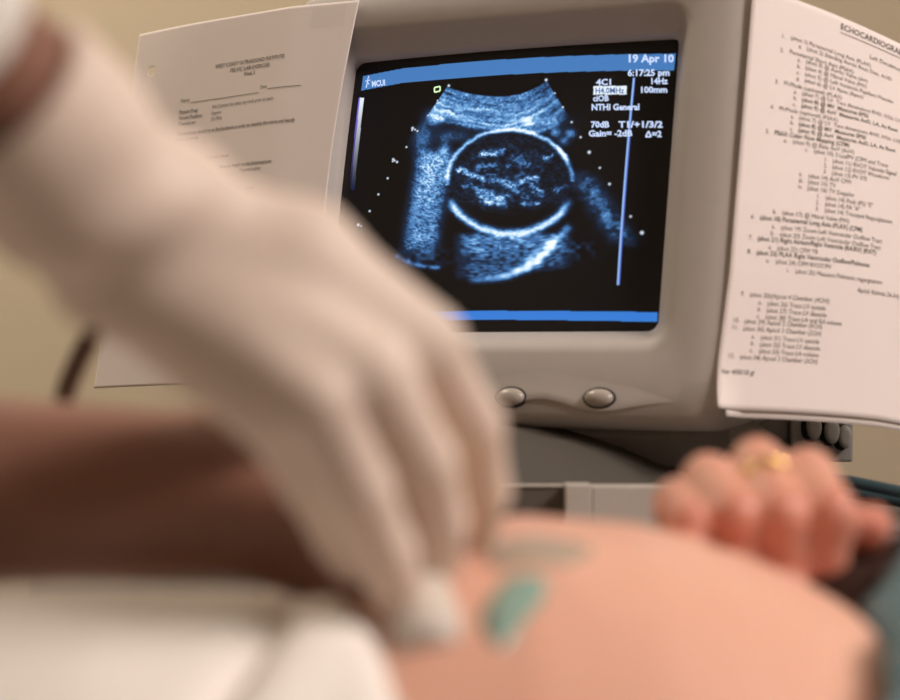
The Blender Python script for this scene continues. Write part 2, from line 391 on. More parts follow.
topb = np.interp(U, [361, 400, 440, 500, 560, 620, 674], [75, 68.5, 65, 60.5, 57, 54.3, 52.5])
xL = 361-(V-75)*.102; xR = 674-(V-53)*.067
fill((V > topb) & (V < topb+np.interp(U, [361, 674], [14.5, 17])) & (U > xL) & (U < xR), (.060, .20, .50))
fill((V > np.interp(U, [336, 500, 656], [313, 311.5, 311.5])) & (V < np.interp(U, [336, 500, 656], [321, 320.3, 321])) & (U > xL) & (U < xR-.5), (.035, .20, .66))
gx = 360.5-(V-97)*.09; msk = (np.abs(U-gx) < 2.4) & (V > 97) & (V < 190); t = np.clip((V-97)/93, 0, 1)[..., None]
C = np.where(msk[..., None], np.array([.85, .93, 1.0])*(1-t)**1.6+np.array([.0, .01, .05])*t, C)
msk = (U < gx-1.5) & (U > gx-3.2) & (V > 97) & (V < 190); C = np.where(msk[..., None], np.array([.28, .18, .9])*(1-t)**1.5, C)
lx = np.interp(V, [78, 285], [634, 618.3]); msk = (np.abs(U-lx) < .95) & (V > 78) & (V < 285); C[msk] = (.30, .50, .92)
msk = (np.abs(U-lx-1.1) < .5) & (V > 78) & (V < 285); C[msk] = (.08, .14, .55)
fill((U > 594.5) & (U < 627) & (V > 86.2+ (627-U)*.02) & (V < 94.8+(627-U)*.02), (.80, .90, 1.0))
dots = [(450, 86.5, 1.2), (547.6, 81, 1.3), (439, 101.5, .8), (429.5, 116.5, .9), (419, 132, 1), (408, 148, .9), (398.5, 162.8, 1.1), (389, 179, 1), (379.5, 195, 1), (370.5, 211.5, 1), (358.6, 225, 1.5), (361.6, 226.3, .8),
        (556.5, 94.5, .8), (564.5, 108.5, 1), (573.5, 123.5, 1), (582.5, 138.5, 1), (591, 153.5, 1.5), (601.5, 169, 1), (611, 185, 1.2), (631.5, 217, 1.1), (642.3, 233, 1.7),
        (414, 129, 1.3), (416.5, 130.5, .9), (413.5, 131, .8), (394.5, 160, 1.1), (396, 161.3, .9), (394.2, 162, .9)]
for a, b, r in dots:
    g = np.exp(-(((U-a)**2+(V-b)**2)/(r*r))**1.5)[..., None]; C = np.maximum(C, g*np.array([.75, .85, 1.0]))
C = np.clip(C, 0, 1)
Vg = np.stack([GX, glass_y(GX, GZ), GZ+ZB], -1).reshape(-1, 3)
ii, jj = np.meshgrid(np.arange(NX-1), np.arange(NZ-1), indexing='ij'); a = ii*NZ+jj
Fg = np.stack([a, a+NZ, a+NZ+1, a+1], -1).reshape(-1, 4)
m = bpy.data.materials.new('screen_phosphor'); m.use_nodes = True; nt = m.node_tree; b = nt.nodes['Principled BSDF']
b.inputs['Base Color'].default_value = (.021, .020, .021, 1); b.inputs['Roughness'].default_value = .25; b.inputs['Specular IOR Level'].default_value = .25
at = nt.nodes.new('ShaderNodeAttribute'); at.attribute_name = 'scan'; nt.links.new(at.outputs['Color'], b.inputs['Emission Color']); b.inputs['Emission Strength'].default_value = 1.12
M_screen = m
scr = mesh_np('screen', Vg, Fg, m, mon)
ca = scr.data.attributes.new('scan', 'FLOAT_COLOR', 'POINT')
ca.data.foreach_set('color', np.concatenate([C.reshape(-1, 3), np.ones((NX*NZ, 1))], 1).astype(np.float32).ravel())

# text: font outlines turned to meshes, then wrapped on a surface
def text_mesh(items, fn, name, m, parent, eps, off_=.018):
    # items: (string, x, y(down), size, xscale or width, angle, bold)  in the units fn expects
    tmp = []
    for s, x, y, size, xs_, ang, bold in items:
        cu = bpy.data.curves.new('t', 'FONT'); cu.body = s; cu.size = 1; cu.resolution_u = 2; cu.offset = off_ if bold else off_*-.15
        o = bpy.data.objects.new('t', cu); COL.objects.link(o); tmp.append(o)
    dg = bpy.context.evaluated_depsgraph_get(); dg.update(); bm = bmesh.new()
    for o, (s, x, y, size, wid, ang, bold) in zip(tmp, items):
        me = bpy.data.meshes.new_from_object(o.evaluated_get(dg))
        if len(me.vertices) == 0: continue
        co = np.empty(len(me.vertices)*3); me.vertices.foreach_get('co', co); co = co.reshape(-1, 3)
        k = size*.92 if wid is None else wid/max(co[:, 0].max(), 1e-6)
        px_, py_ = co[:, 0]*k, co[:, 1]*size
        X = x+px_*math.cos(ang)-(-py_)*math.sin(ang)*1; Y = y+px_*math.sin(ang)-py_*math.cos(ang)
        vs = [bm.verts.new(fn(float(p), float(q), eps)) for p, q in zip(X, Y)]
        for p in me.polygons:
            try: bm.faces.new([vs[i] for i in p.vertices])
            except ValueError: pass
        bpy.data.meshes.remove(me)
    for o in tmp:
        c = o.data; bpy.data.objects.remove(o); bpy.data.curves.remove(c)
    me = bpy.data.meshes.new(name); bm.to_mesh(me); bm.free()
    return link_mesh(name, me, m, parent, False)
def on_glass(u, v, eps):
    x, z = to_glass(u, v); return L(x, glass_y(x, z)-eps, z)
SL = -.045
T = [('19 Apr 10', 627, 62.2, 11.0, 46, -.02, True), ('6:17:25 pm', 628, 76.3, 9.2, 41, -.03, True), ('4C1', 597.5, 86, 8.6, 14.5, -.03, True), ('14Hz', 650, 84, 8.6, 17.5, -.03, True),
     ('100mm', 640, 93, 8.6, 27, -.03, True), ('ciOB', 594.5, 102.3, 8.4, 15.5, -.03, True), ('NTHI General', 593, 111.3, 8.6, 47, -.02, True), ('70dB', 592.8, 128.8, 8.6, 18, -.02, True),
     ('T1/+1/3/2', 620, 128.4, 8.8, 43, -.02, True), ('Gain= -2dB', 590.5, 137.8, 8.6, 43, -.02, True), ('=2', 652.5, 137.3, 8.6, 9.5, -.02, True), ('MCUI', 371.0, 86.2, 8.2, 14, -.09, True)]
for t_ in T: text_mesh([t_], on_glass, 'screen_text', M_txt, mon, .0005, .036)
text_mesh([('H4.0MHz', 596.5, 94.4, 8.2, 28.5, -.02, True)], on_glass, 'screen_text', M_txtb, mon, .0006)
def glass_poly(name, polys, m, eps=.0006):
    bm = bmesh.new()
    for p in polys: bm.faces.new([bm.verts.new(on_glass(u, v, eps)) for u, v in p])
    me = bpy.data.meshes.new(name); bm.to_mesh(me); bm.free(); return link_mesh(name, me, m, mon, False)
def strip(pts, w):
    out = []
    for (a, b), (c, d) in zip(pts, pts[1:]):
        l = math.hypot(c-a, d-b); nx, ny = -(d-b)/l*w/2, (c-a)/l*w/2; out.append([(a+nx, b+ny), (a-nx, b-ny), (c-nx, d-ny), (c+nx, d+ny)])
    return out
glass_poly('screen_mark', strip([(436, 93.2), (435.8, 88.5), (441.5, 87.3), (441.6, 92), (436, 93.2)], 1.5), M_txty)
glass_poly('screen_text', strip([(646.4, 137.4), (649.2, 131.6), (651.8, 137.2), (646.4, 137.4)], 1.5), M_txt)
glass_poly('screen_logo', strip([(367.8, 75.3), (366.6, 78.5), (366.4, 81), (365.2, 87.2)], 1.1)+strip([(364, 80.5), (369.4, 79.3)], .9)+strip([(366.4, 81), (368.2, 84)], .8), M_txt)

hr = [rrect(-.160, .176, -.0, .0, .0, 0)] if False else None
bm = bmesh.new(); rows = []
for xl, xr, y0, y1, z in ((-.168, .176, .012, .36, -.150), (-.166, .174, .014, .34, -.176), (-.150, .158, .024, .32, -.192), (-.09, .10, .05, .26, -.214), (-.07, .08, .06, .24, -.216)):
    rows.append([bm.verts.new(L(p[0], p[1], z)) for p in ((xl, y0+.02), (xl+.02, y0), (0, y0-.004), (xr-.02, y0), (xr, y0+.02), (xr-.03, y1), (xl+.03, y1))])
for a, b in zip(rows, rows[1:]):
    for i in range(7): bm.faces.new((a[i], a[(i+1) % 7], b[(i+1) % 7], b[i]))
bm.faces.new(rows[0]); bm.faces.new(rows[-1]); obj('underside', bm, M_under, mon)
# lower housing behind the monitor with the three round knobs, hanging under the case
def boxw(name, m, parent, px0, px1, py0, py1, d0, d1, bev=.002, bot=None):
    a = P(px0, py1, d0); b2 = P(px1, py0, d0); return box(name, m, parent, a[0], b2[0], d0, d1, a[2], b2[2], bev=bev)
hb = boxw('connector_housing', M_conn, mon, 700, 792, 396, 446, 1.555, 1.70, .004)
cb = boxw('connector_box', M_conn, mon, 790.5, 853.5, 398, 462, 1.545, 1.68, .002)
for (kx, ky, rr) in ((811, 427, .0088), (829, 431, .0088), (842, 436.5, .0080)):
    c = P(kx, ky, 1.545); bm = bmesh.new()
    ax = Matrix.Translation(Vector(c)) @ Matrix.Rotation(R(90), 4, 'X') @ Matrix.Diagonal((.72, 1.22, 1, 1))
    add_lathe(bm, [(rr*1.08, -.002), (rr*1.08, .0012), (rr, .0016)], ax @ Matrix.Translation((-.0012, 0, 0)), 32); kr = obj('knob_recess', bm, M_hole, mon, True, True)
    bm = bmesh.new(); add_lathe(bm, [(rr*.9, 0), (rr*.9, .007), (rr*.8, .0085), (rr*.45, .009)], ax @ Matrix.Translation((.0018, 0, 0)), 32); obj('knob', bm, M_knob, kr, True, mon)

# ------------------------------------------------------------------ the ultrasound machine under the monitor
mach = thing('ultrasound_machine', 'grey wheeled ultrasound console with a dark swivel base under the tube monitor', 'ultrasound machine', (0, 1.5, 0))
box('cabinet', M_light, mach, -.26, .22, 1.28, 1.82, .12, .985, bev=.015, seg=3)
box('deck', M_dpan, mach, -.26, .22, 1.272, 1.82, .985, 1.000, bev=.004)
zt = 1.0165
box('recessed_panel', M_dpan, mach, -.26, .0706, 1.262, 1.272, .86, zt-.0012)
box('panel_trim', M_light, mach, -.26, .0706, 1.2605, 1.2725, zt-.0012, zt, bev=.0004)
box('rear_panel', M_light, mach, .0706, .0868, 1.247, 1.272, .86, zt+.001, bev=.001)
box('rear_panel', M_light, mach, .0872, .205, 1.249, 1.272, .86, zt, bev=.001)
box('keyboard_shelf', M_light, mach, -.24, .20, 1.10, 1.262, .80, .86, bev=.012, seg=3)
bm = bmesh.new()
for r_ in range(4):
    for c_ in range(14): add_box(bm, -.20+c_*.026, -.178+c_*.026, 1.13+r_*.027, 1.152+r_*.027, .860, .867, bev=.002, seg=1)
obj('keyboard', bm, M_dpan, mach, False, True)
bm = bmesh.new(); pr = [(.196, 0), (.196, .004)]+[(.196*t, .004+.052*(1-t**2.6)) for t in (.97, .92, .86, .8, .72, .62, .5, .36, .2, .05)]
add_lathe(bm, pr, Matrix.Translation((.013, 1.487, .998)), 72); obj('swivel_base', bm, M_dark, mach, True, True)
for sx in (-.2, .16):
    for sy in (1.34, 1.76):
        bm = bmesh.new(); add_lathe(bm, [(.048, -.015), (.05, -.01), (.05, .01), (.048, .015)], Matrix.Translation((sx, sy, .05)) @ Matrix.Rotation(R(90), 4, 'Y'), 28)
        add_box(bm, sx-.02, sx+.02, sy-.02, sy+.02, .06, .125, bev=.004); obj('caster', bm, M_rub, mach, False, True)
# neck between the swivel base and the tilted case
bm = bmesh.new(); add_lathe(bm, [(.085, 1.03), (.07, 1.05), (.075, 1.075), (.08, 1.10)], Matrix.Translation((.06, 1.56, 0)), 40); obj('swivel_neck', bm, M_dark, mach, True, True)

# ------------------------------------------------------------------ printed sheets taped to the monitor
PW, PH = .2256, .2915
def rpath(u):
    n = np.linspace(0, u, 40); b = np.radians(44+n*95); return np.trapz(np.cos(b), n), np.trapz(np.sin(b), n)
def lpath(u):
    n = np.linspace(0, u, 60); b = np.radians(np.interp(n, [0, .04, .06, .22], [0, 0, 9, 12])); return np.trapz(np.cos(b), n), np.trapz(np.sin(b), n)
_ru = np.linspace(0, .26, 131); _ra = np.array([rpath(max(u, 1e-6)) for u in _ru]); _la = np.array([lpath(max(u, 1e-6)) for u in _ru])
def right_pt(u, v, eps=0):
    a = np.interp(u, _ru, _ra[:, 0]); b2 = np.interp(u, _ru, _ra[:, 1]); ang = R(44+u*95)
    w = .0012*math.sin(v*26+u*14)*min(1, u*12) - .010*max(0, .02-u)/.02*max(0, (v-.25)/.04)**2
    a -= .016*v+.05*max(0, v-.2)
    y = b2-.018
    k = eps-w
    kz = np.interp(v, [0, .02, .05, .10, .16, .22, .29], [-.15, -.13, -.08, .01, .045, .06, .07])
    return L(.1885+a+math.sin(ang)*k, y-math.cos(ang)*k, .131-v+.0022*math.sin(u*16)+kz*min(u, .13)*(1 if u < .13 else 1+(u-.13)*2))
def left_pt(u, v, eps=0):
    t = .2159-u; a = np.interp(max(t, 0), _ru, _la[:, 0])+min(t, 0); b2 = np.interp(max(t, 0), _ru, _la[:, 1]); ang = R(np.interp(t, [0, .04, .06, .22], [0, 0, 9, 12]))
    w = .0012*math.sin(v*20+u*25)*min(1, max(0, t-.05)*10)
    k = eps+w
    return L(-.1300-a-v*.012-.008*math.sin(math.pi*min(v/.28, 1))*max(0, 1-t/.05)-math.sin(ang)*k, -.0195+b2-math.cos(ang)*k, .1455-v)
def sheet(name, fn, m, parent=None, hole=None, th=.00022, w=PW, h=PH, du=0, dv=0, e0=0, nx=57, nz=73):
    us = np.linspace(0, w, nx); vs = np.linspace(0, h, nz)
    bm = bmesh.new(); grid = {}
    for s, e in ((0, e0), (1, e0-th)):
        for i, u in enumerate(us):
            for j, v in enumerate(vs):
                uu, vv = u, v
                if hole:
                    d = math.hypot(u-hole[0], v-hole[1])
                    if d < hole[2]*1.6: k = max(d, 1e-5); rr = hole[2]+(d/(hole[2]*1.6))*hole[2]*.6; uu = hole[0]+(u-hole[0])/k*rr; vv = hole[1]+(v-hole[1])/k*rr
                grid[s, i, j] = bm.verts.new(fn(uu+du, vv+dv, e))
    def inh(i, j):
        return hole and math.hypot((us[i]+us[i+1])/2-hole[0], (vs[j]+vs[j+1])/2-hole[1]) < hole[2]*.55
    gone = {(i, j) for i in range(nx-1) for j in range(nz-1) if inh(i, j)}
    for i in range(nx-1):
        for j in range(nz-1):
            if (i, j) in gone: continue
            bm.faces.new((grid[0, i, j], grid[0, i, j+1], grid[0, i+1, j+1], grid[0, i+1, j])); bm.faces.new((grid[1, i, j], grid[1, i+1, j], grid[1, i+1, j+1], grid[1, i, j+1]))
            for (a, b2, o) in (((i, j), (i+1, j), (i, j-1)), ((i, j+1), (i+1, j+1), (i, j+1)), ((i, j), (i, j+1), (i-1, j)), ((i+1, j), (i+1, j+1), (i+1, j))):
                if o in gone or not (0 <= o[0] < nx-1 and 0 <= o[1] < nz-1): bm.faces.new((grid[0, a[0], a[1]], grid[0, b2[0], b2[1]], grid[1, b2[0], b2[1]], grid[1, a[0], a[1]]))
    me = bpy.data.meshes.new(name); bmesh.ops.recalc_face_normals(bm, faces=bm.faces); bm.to_mesh(me); bm.free()
    return link_mesh(name, me, m, parent, True)
def at_mon(o, loc):                     # a top-level thing built in the monitor's frame: origin moved to loc
    l = Vector(loc); o.data.transform(Matrix.Translation(-l)); o.matrix_basis = MON @ Matrix.Translation(l)
    return o
def child_mon(o, par, loc):
    o.data.transform(Matrix.Translation(-Vector(loc))); o.parent = par
lb = right_pt(0, PH)
sr = at_mon(sheet('printed_sheet', right_pt, M_paper), lb)
tag(sr, 'white page headed with echocardiography and a numbered list, taped to right side of the monitor', 'paper', 'sheets taped to the monitor')
sz = .0046
def RT(s, u, v, bold=False, sz=sz):
    v += np.interp(v, [0, .02, .05, .10, .16, .22, .29], [-.15, -.13, -.08, .01, .045, .06, .07])*min(u, .13)
    return (s, u, v+.0034, sz, None, 0, bold)
lines = [RT('ECHOCARDIOGRAPHY LAB', .0693, .0150, True, .0064), RT('Left Decubitus', .0951, .0301, False, .005),
 RT('1.', .0238, .0301), RT('(shot 1) Parasternal Long Axis (PLAX)', .0310, .0301), RT('a.   (shot 2) Standing Aortic Root Dias. AOD', .0376, .0351),
 RT('2.', .0238, .0401), RT('Parasternal Short Axis (PSAX)', .0310, .0401)]
for k, s in enumerate(['(shot 3) @ Aortic Valve (AV)', '(shot 4) @ Mitral Valve (MV)', '(shot 5) @ Left Ventricle Papillary Muscles', '(shot 6) @ LV Apex (Apex)']): lines += [RT('abcd'[k]+'.', .0376, .0447+k*.0045), RT(s, .0440, .0447+k*.0045)]
lines += [RT('3.', .0218, .0628), RT('M-Mode (optional) (PLAX)', .0285, .0628)]
for k, s in enumerate(['(shot 7) @ LV  Two dimensions RVD, IVSd, LVID', '(shot 8) @ MV  Measures EPSS', '(shot 9) @ AoV  Measures AoD, LA, As Root']): lines += [RT('abc'[k]+'.', .0366, .0676+k*.0044), RT(s, .0430, .0676+k*.0044, k > 0)]
lines += [RT('4.', .0198, .0808), RT('M-Mode (optional) (PSAX)', .0265, .0808)]
for k, s in enumerate(['(shot 7) @ LV  Two dimensions RVD, IVSd, LVID', '(shot 8) @ MV  Measures EPSS', '(shot 9) @ AoV  Measures AoD, LA, As Root']): lines += [RT('abc'[k]+'.', .0357, .0853+k*.0044), RT(s, .0420, .0853+k*.0044, k > 0)]
lines += [RT('5.', .0178, .0984), RT('PSAX Color Flow Mapping (CFM)', .0245, .0984, True), RT('a.', .0317, .1026), RT('(shot 9) @ Base AoV (AoV)', .0385, .1026), RT('i.', .0485, .1066), RT('(shot 10) 3 LeafPV (CFM and Trace', .0550, .1066)]
for k, s in enumerate(['(shot 11) RVOT Velocity Signal', '(shot 12) RVOT Waveform', '(shot 13) PV VTI']): lines += [RT('123'[k]+'.', .0634, .1110+k*.0043), RT(s, .0700, .1110+k*.0043)]
for k, s in enumerate(['(shot 14) AoV CFM', '(shot 15) TV', '(shot 16) TV Doppler']): lines += [RT(['ii.', 'iii.', 'iv.'][k], .0450, .1244+k*.0043), RT(s, .0520, .1244+k*.0043)]
for k, s in enumerate(['(shot 14) Peak (PS) "E"', '(shot 14) PA "A"', '(shot 14) Tricuspid Regurgitation']): lines += [RT('123'[k]+'.', .0594, .1375+k*.0044), RT(s, .0665, .1375+k*.0044)]
lines += [RT('b.', .0277, .1527), RT('(shot 17) @ Mitral Valve (MV)', .0345, .1527), RT('6.', .0119, .1580), RT('(shot 18) Parasternal Long Axis (PLAX) (CFM)', .0185, .1580, True),
 RT('a.', .0277, .1628), RT('(shot 19) Zoom Left Ventricular Outflow Tract', .0345, .1628), RT('b.', .0272, .1676), RT('(shot 20) Zoom Left Ventricular Outflow Tract', .0340, .1676),
 RT('7.', .0115, .1724), RT('(shot 21) Right Atrium/Right Ventricle (RA/RV) (RVIT)', .0180, .1724, True), RT('a.', .0265, .1772), RT('(shot 22) CFM TR', .0330, .1772),
 RT('8.', .0115, .1820), RT('(shot 23) PLAX Right Ventricular Outflow/Pulmonic', .0180, .1820, True), RT('a.', .0257, .1864), RT('(shot 24) CFM RVOT/PV', .0325, .1864), RT('i.', .0416, .1910), RT('(shot 25) Measure Pulmonic regurgitation', .0480, .1910),
 RT('Apical 4(shots 26-34)', .0990, .1960, False), RT('9.', .0099, .2108), RT('(shot 30)(Apical 4 Chamber (4CH))', .0165, .2108)]
for k, s in enumerate(['(shot 26) Trace LV systole', '(shot 27) Trace LV diastole', '(shot 28) Trace LA and RA volume']): lines += [RT('abc'[k]+'.', .0235, .2152+k*.0046), RT(s, .0300, .2152+k*.0046)]
lines += [RT('10.', .0065, .2290), RT('(shot 29) Apical 5 Chamber (5CH)', .0150, .2290), RT('11.', .0065, .2338), RT('(shot 30) Apical 2 Chamber (2CH)', .0150, .2338)]
for k, s in enumerate(['(shot 31) Trace LV systole', '(shot 32) Trace LV diastole', '(shot 33) Trace LA volume']): lines += [RT('abc'[k]+'.', .0218, .2384+k*.0046), RT(s, .0285, .2384+k*.0046)]
lines += [RT('12.', .0065, .2530), RT('(shot 34) Apical 3 Chamber (3CH)', .0150, .2530), RT('Ver 4/05/10 gl', .0030, .2640, True)]
o = text_mesh(lines, right_pt, 'printed_text', M_ink, None, .0003, .012)
o.data.transform(Matrix.Translation(-Vector(lb))); o.parent = sr
def rule(name, fn, u0, u1, v, th, par, lbv):
    bm = bmesh.new(); n_ = 16; A = [bm.verts.new(fn(u0+(u1-u0)*i/n_, v, .0003)) for i in range(n_+1)]; B = [bm.verts.new(fn(u0+(u1-u0)*i/n_, v+th, .0003)) for i in range(n_+1)]
    for i in range(n_): bm.faces.new((A[i], B[i], B[i+1], A[i+1]))
    me = bpy.data.meshes.new(name); bm.to_mesh(me); bm.free(); q_ = link_mesh(name, me, M_ink, par, False); me.transform(Matrix.Translation(-Vector(lbv))); return q_
rule('underline', right_pt, .0693, .150, .0115, .0005, sr, lb)
# the page under it, its lower corner hanging out
def under_pt(u, v, eps=0):
    p = right_pt(u, v, eps); k = max(0, (u-.06)/.16); d = max(0, (v-.27)/.03); return (p[0]+.001+.004*k*d, p[1]+.002+.004*k*d, p[2])
s2 = at_mon(sheet('printed_sheet', under_pt, M_paper, du=.006, dv=.0045, e0=-.0018), lb)
tag(s2, 'second white page under the echocardiography page, only its lower edge showing', 'paper', 'sheets taped to the monitor')
tl = left_pt(0, PH)
sl = at_mon(sheet('printed_sheet', left_pt, M_paperL, hole=(.0215, .0341, .0034), nx=113, nz=145), tl)
tag(sl, 'white lab exercise page with a punched hole, hanging from the left edge of the monitor', 'paper', 'sheets taped to the monitor')
def LT(s, u, v, wid=None, bold=False, sz=.0044, ang=0): return (s, u, v+.0025, sz, wid, ang, bold)
lines = [LT('WEST COAST ULTRASOUND INSTITUTE', .0931, .0381, .0715, True), LT('PELVIC LAB EXERCISE', .1095, .0432, .0410, True), LT('Week 3', .1245, .0478, .0115, True), LT('Name', .0594, .0622, .0100), LT('Date', .1435, .0604, .0070),
 LT('Patient Prep:', .0594, .0715, .0205, True), LT('Ask if patient has taken any meds prior to exam', .0945, .0705, .0640), LT('Patient Position:', .0594, .0763, .0255, True), LT('Supine', .0945, .0758, .0105), LT('Transducer:', .0594, .0812, .0190, True), LT('3.5 MHz', .0945, .0806, .0120),
 LT('The technician should try to find landmark in order to visualize the uterus and identify', .0594, .0895, .1240, True), LT('the cervix.', .0594, .0943, .0250), LT('Sagittal view', .0931, .1118, .0260),
 LT('Measure length to the Endometrium', .1100, .1205, .0540, True), LT('Transverse plane', .1320, .1250, .0220), LT('Document the ovaries and adnexa in both planes', .0594, .140, .0900), LT('Label each image and save to disk', .0594, .150, .0700)]
o = text_mesh(lines, left_pt, 'printed_text', M_ink, None, .0003, .010); o.data.transform(Matrix.Translation(-Vector(tl))); o.parent = sl
rule('underline', left_pt, .0710, .1425, .0655, .0005, sl, tl); rule('underline', left_pt, .1515, .1850, .0635, .0005, sl, tl)
# tape strips
def tape(fn_pts, label):
    bm = bmesh.new(); A = [bm.verts.new(p) for p in fn_pts]; n2 = len(A)//2
    for i in range(n2-1): bm.faces.new((A[2*i], A[2*i+1], A[2*i+3], A[2*i+2]))
    r_ = bmesh.ops.solidify(bm, geom=bm.faces[:], thickness=.00008)
    o = obj('clear_tape', bm, M_tape, None, True); at_mon(o, fn_pts[0]); return tag(o, label, 'tape', 'tape strips on the monitor')
def tp(u, v, e): return right_pt(u, v, e)
tape([q_ for k in range(9) for q_ in ((L(.158+.0035*k, -.0186, -.142), L(.154+.0035*k, -.0186, -.163)) if k < 8 else (tp(.004, .273, .0006), tp(.002, .2915, .0006)))], 'crinkled clear tape holding the bottom corner of the echocardiography page')
tape([q_ for t_ in (0, .006, .012, .018, .024, .03) for q_ in ((left_pt(.2159-.03+t_, .002, .0006), left_pt(.2159-.03+t_, .020, .0006)))], 'clear tape across the top right corner of the lab exercise page')

# ------------------------------------------------------------------ cabinet and cables at the right
cab = thing('equipment_cabinet', 'dark grey cabinet behind the clenched fist with two cables on it', 'cabinet', (.5, 1.45, 0))
box('plinth', M_dark, cab, .25, .785, 1.32, 1.585, 0, .062); box('body', M_steel, cab, .235, .80, 1.30, 1.60, .06, .975, bev=.006); box('top', M_steel, cab, .230, .805, 1.285, 1.605, .975, .990, bev=.004)
for zz in (.10, .40, .70):
    d = box('drawer', M_steel, cab, .25, .785, 1.288, 1.30, zz, zz+.27, bev=.004); box('handle', M_frame, d, .46, .58, 1.268, 1.2885, zz+.2, zz+.215, bev=.003, world=cab)
for i, pts in enumerate((((.232, 1.40, 1.012), (.26, 1.38, 1.0125), (.30, 1.36, 1.0055), (.34, 1.35, .9985), (.42, 1.36, .9945), (.6, 1.42, .9945)), ((.232, 1.42, 1.003), (.26, 1.40, 1.0045), (.30, 1.38, .9985), (.33, 1.37, .9945), (.42, 1.385, .9945), (.6, 1.45, .9945)))):
    bm = bmesh.new(); add_tube(bm, catmull(pts, 8), .0042); o = obj('cable', bm, M_cableB, None, True); rebase(o, pts[3])
    tag(o, ['upper dark teal cable curving over the cabinet beside the fist', 'lower dark teal cable running just under its neighbour on the cabinet'][i], 'cable', 'cables on the cabinet')

# ------------------------------------------------------------------ exam table
bed = thing('exam_table', 'padded exam table under the patient', 'exam table', (-.1, .75, 0))
box('mattress', M_vinyl, bed, -1.3, 1.0, .47, 1.03, .715, .800, bev=.03, seg=4); box('frame', M_frame, bed, -1.25, .95, .52, .98, .64, .715, bev=.005)
for lx_ in (-1.15, .85):
    for ly_ in (.57, .93): box('leg', M_frame, bed, lx_-.03, lx_+.03, ly_-.03, ly_+.03, 0, .64, bev=.004)
pil = thing('pillow', 'white pillow under the patient head on the exam table', 'pillow', (.80, .75, .80))
fp = Field((.60, .50, .79), (1.0, 1.0, .90), .006); fp.ell((.80, .75, .838), (.16, .21, .040), 0); fp.mesh('cushion', M_pill, pil, 3)

# ------------------------------------------------------------------ the patient: one continuous body
CY = .765
TX = [-.34, -.26, -.18, -.10, -.05, -.01, .027, .07, .092, .114, .136, .150, .157, .164, .185, .26, .34, .44, .52, .57]
TZ = [.935, .945, .962, .995, 1.018, 1.031, 1.037, 1.034, 1.0285, 1.021, 1.0115, 1.003, .992, .974, .955, .960, .972, .982, .962, .93]
TW = [.165, .178, .18, .182, .184, .184, .184, .184, .184, .182, .18, .178, .176, .172, .166, .160, .162, .172, .178, .14]
def torso(fld, off=0, x0=None, x1=None, k=.02):
    lo = (-.40 if x0 is None else x0, CY-.25, .78); hi = (.60 if x1 is None else x1, CY+.25, 1.08)
    sl, X = fld.block(lo, hi, .02)
    from_x = X[0]
    zt_ = np.interp(from_x, TX, TZ)+off; w = np.interp(from_x, TX, TW)+off; zb_ = .800-off*.3
    zc = zb_+(zt_-zb_)*.46; hz = np.where(X[2] > zc, zt_-zc, zc-zb_)
    qy = np.abs(X[1]-CY)/w; qz = np.abs(X[2]-zc)/hz
    g = (qy**2.15+qz**2.15)**(1/2.15); d = (g-1)*np.minimum(w, hz)*.95
    a0, a1 = (TX[0] if x0 is None else x0), (TX[-1] if x1 is None else x1)
    d = np.maximum(d, np.maximum(a0-from_x, from_x-a1))
    fld.comb(sl, d.astype(np.float32), k)
fb = Field((-1.22, .47, .77), (.92, 1.12, 1.10), .0026)
torso(fb)
for sy in (-1, 1):
    hip = (-.32, CY+sy*.085, .875); kn = (-.73, CY+sy*.095, .875); an = (-1.10, CY+sy*.08, .845)
    fb.chain([hip, kn, an], [.082, .056, .038], .02, .03); fb.chain([an, (-1.13, CY+sy*.085, .86), (-1.15, CY+sy*.10, .95)], [.036, .034, .026], .01, .02)
fb.cone((.54, CY, .885), (.66, CY, .89), .06, .055, .03)                       # neck
fb.ell((.755, CY, .915), (.105, .076, .092), .02); fb.ell((.68, CY, .945), (.035, .05, .045), .02)   # skull, jaw
fb.ell((.722, CY, 1.005), (.018, .012, .018), .008); fb.ell((.692, CY, .992), (.006, .020, .007), .004); fb.ell((.668, CY, .985), (.016, .02, .014), .01)
for sy in (-1, 1): fb.ell((.750, CY+sy*.031, .992), (.009, .015, .008), .003); fb.ell((.745, CY+sy*.078, .905), (.030, .010, .018), .004)
# left arm along the near side, resting on the table
fb.chain([(.50, .585, .90), (.36, .545, .855), (.27, .52, .85)], [.05, .043, .038], .02, .03) if False else None
fb.chain([(.50, .61, .90), (.58, .53, .86), (.74, .55, .835)], [.05, .042, .03], .02, .03); fb.chain([(.74, .55, .835), (.82, .57, .835), (.86, .585, .83)], [.028, .03, .016], .01, .01)
# right arm bent on the far side, hand clenched on the belly
WR = P(757, 566, .905)
EL = np.array([.285, 1.02, .865])
fb.chain([(.47, .90, .895), EL], [.055, .044], .02, .03); fb.chain([EL, EL*.5+WR*.5, WR], [.043, .038, .026], .01, .02)
fing = {'pinky': ([P(678, 503, 0.850), P(692, 526, 0.804), P(703, 552, 0.807), P(706, 560, 0.832)], [.0108, .0092, .0084, .0080]),
        'ring': ([P(708, 479, 0.854), P(737, 517, 0.801), P(746, 558, 0.806), P(742, 566, 0.832)], [.0114, .0096, .0090, .0085]),
        'middle': ([P(757, 464, 0.858), P(783, 516, 0.800), P(789, 570, 0.806), P(780, 577, 0.832)], [.0118, .0101, .0095, .0088]),
        'index': ([P(808, 474, 0.856), P(832, 514, 0.801), P(824, 562, 0.806), P(812, 570, 0.832)], [.0116, .0100, .0092, .0086])}
for k_, (pts, rs) in fing.items(): fb.cone(pts[0]+np.array([0, .012, -.004]), WR, rs[0]*.9, .024, .006)
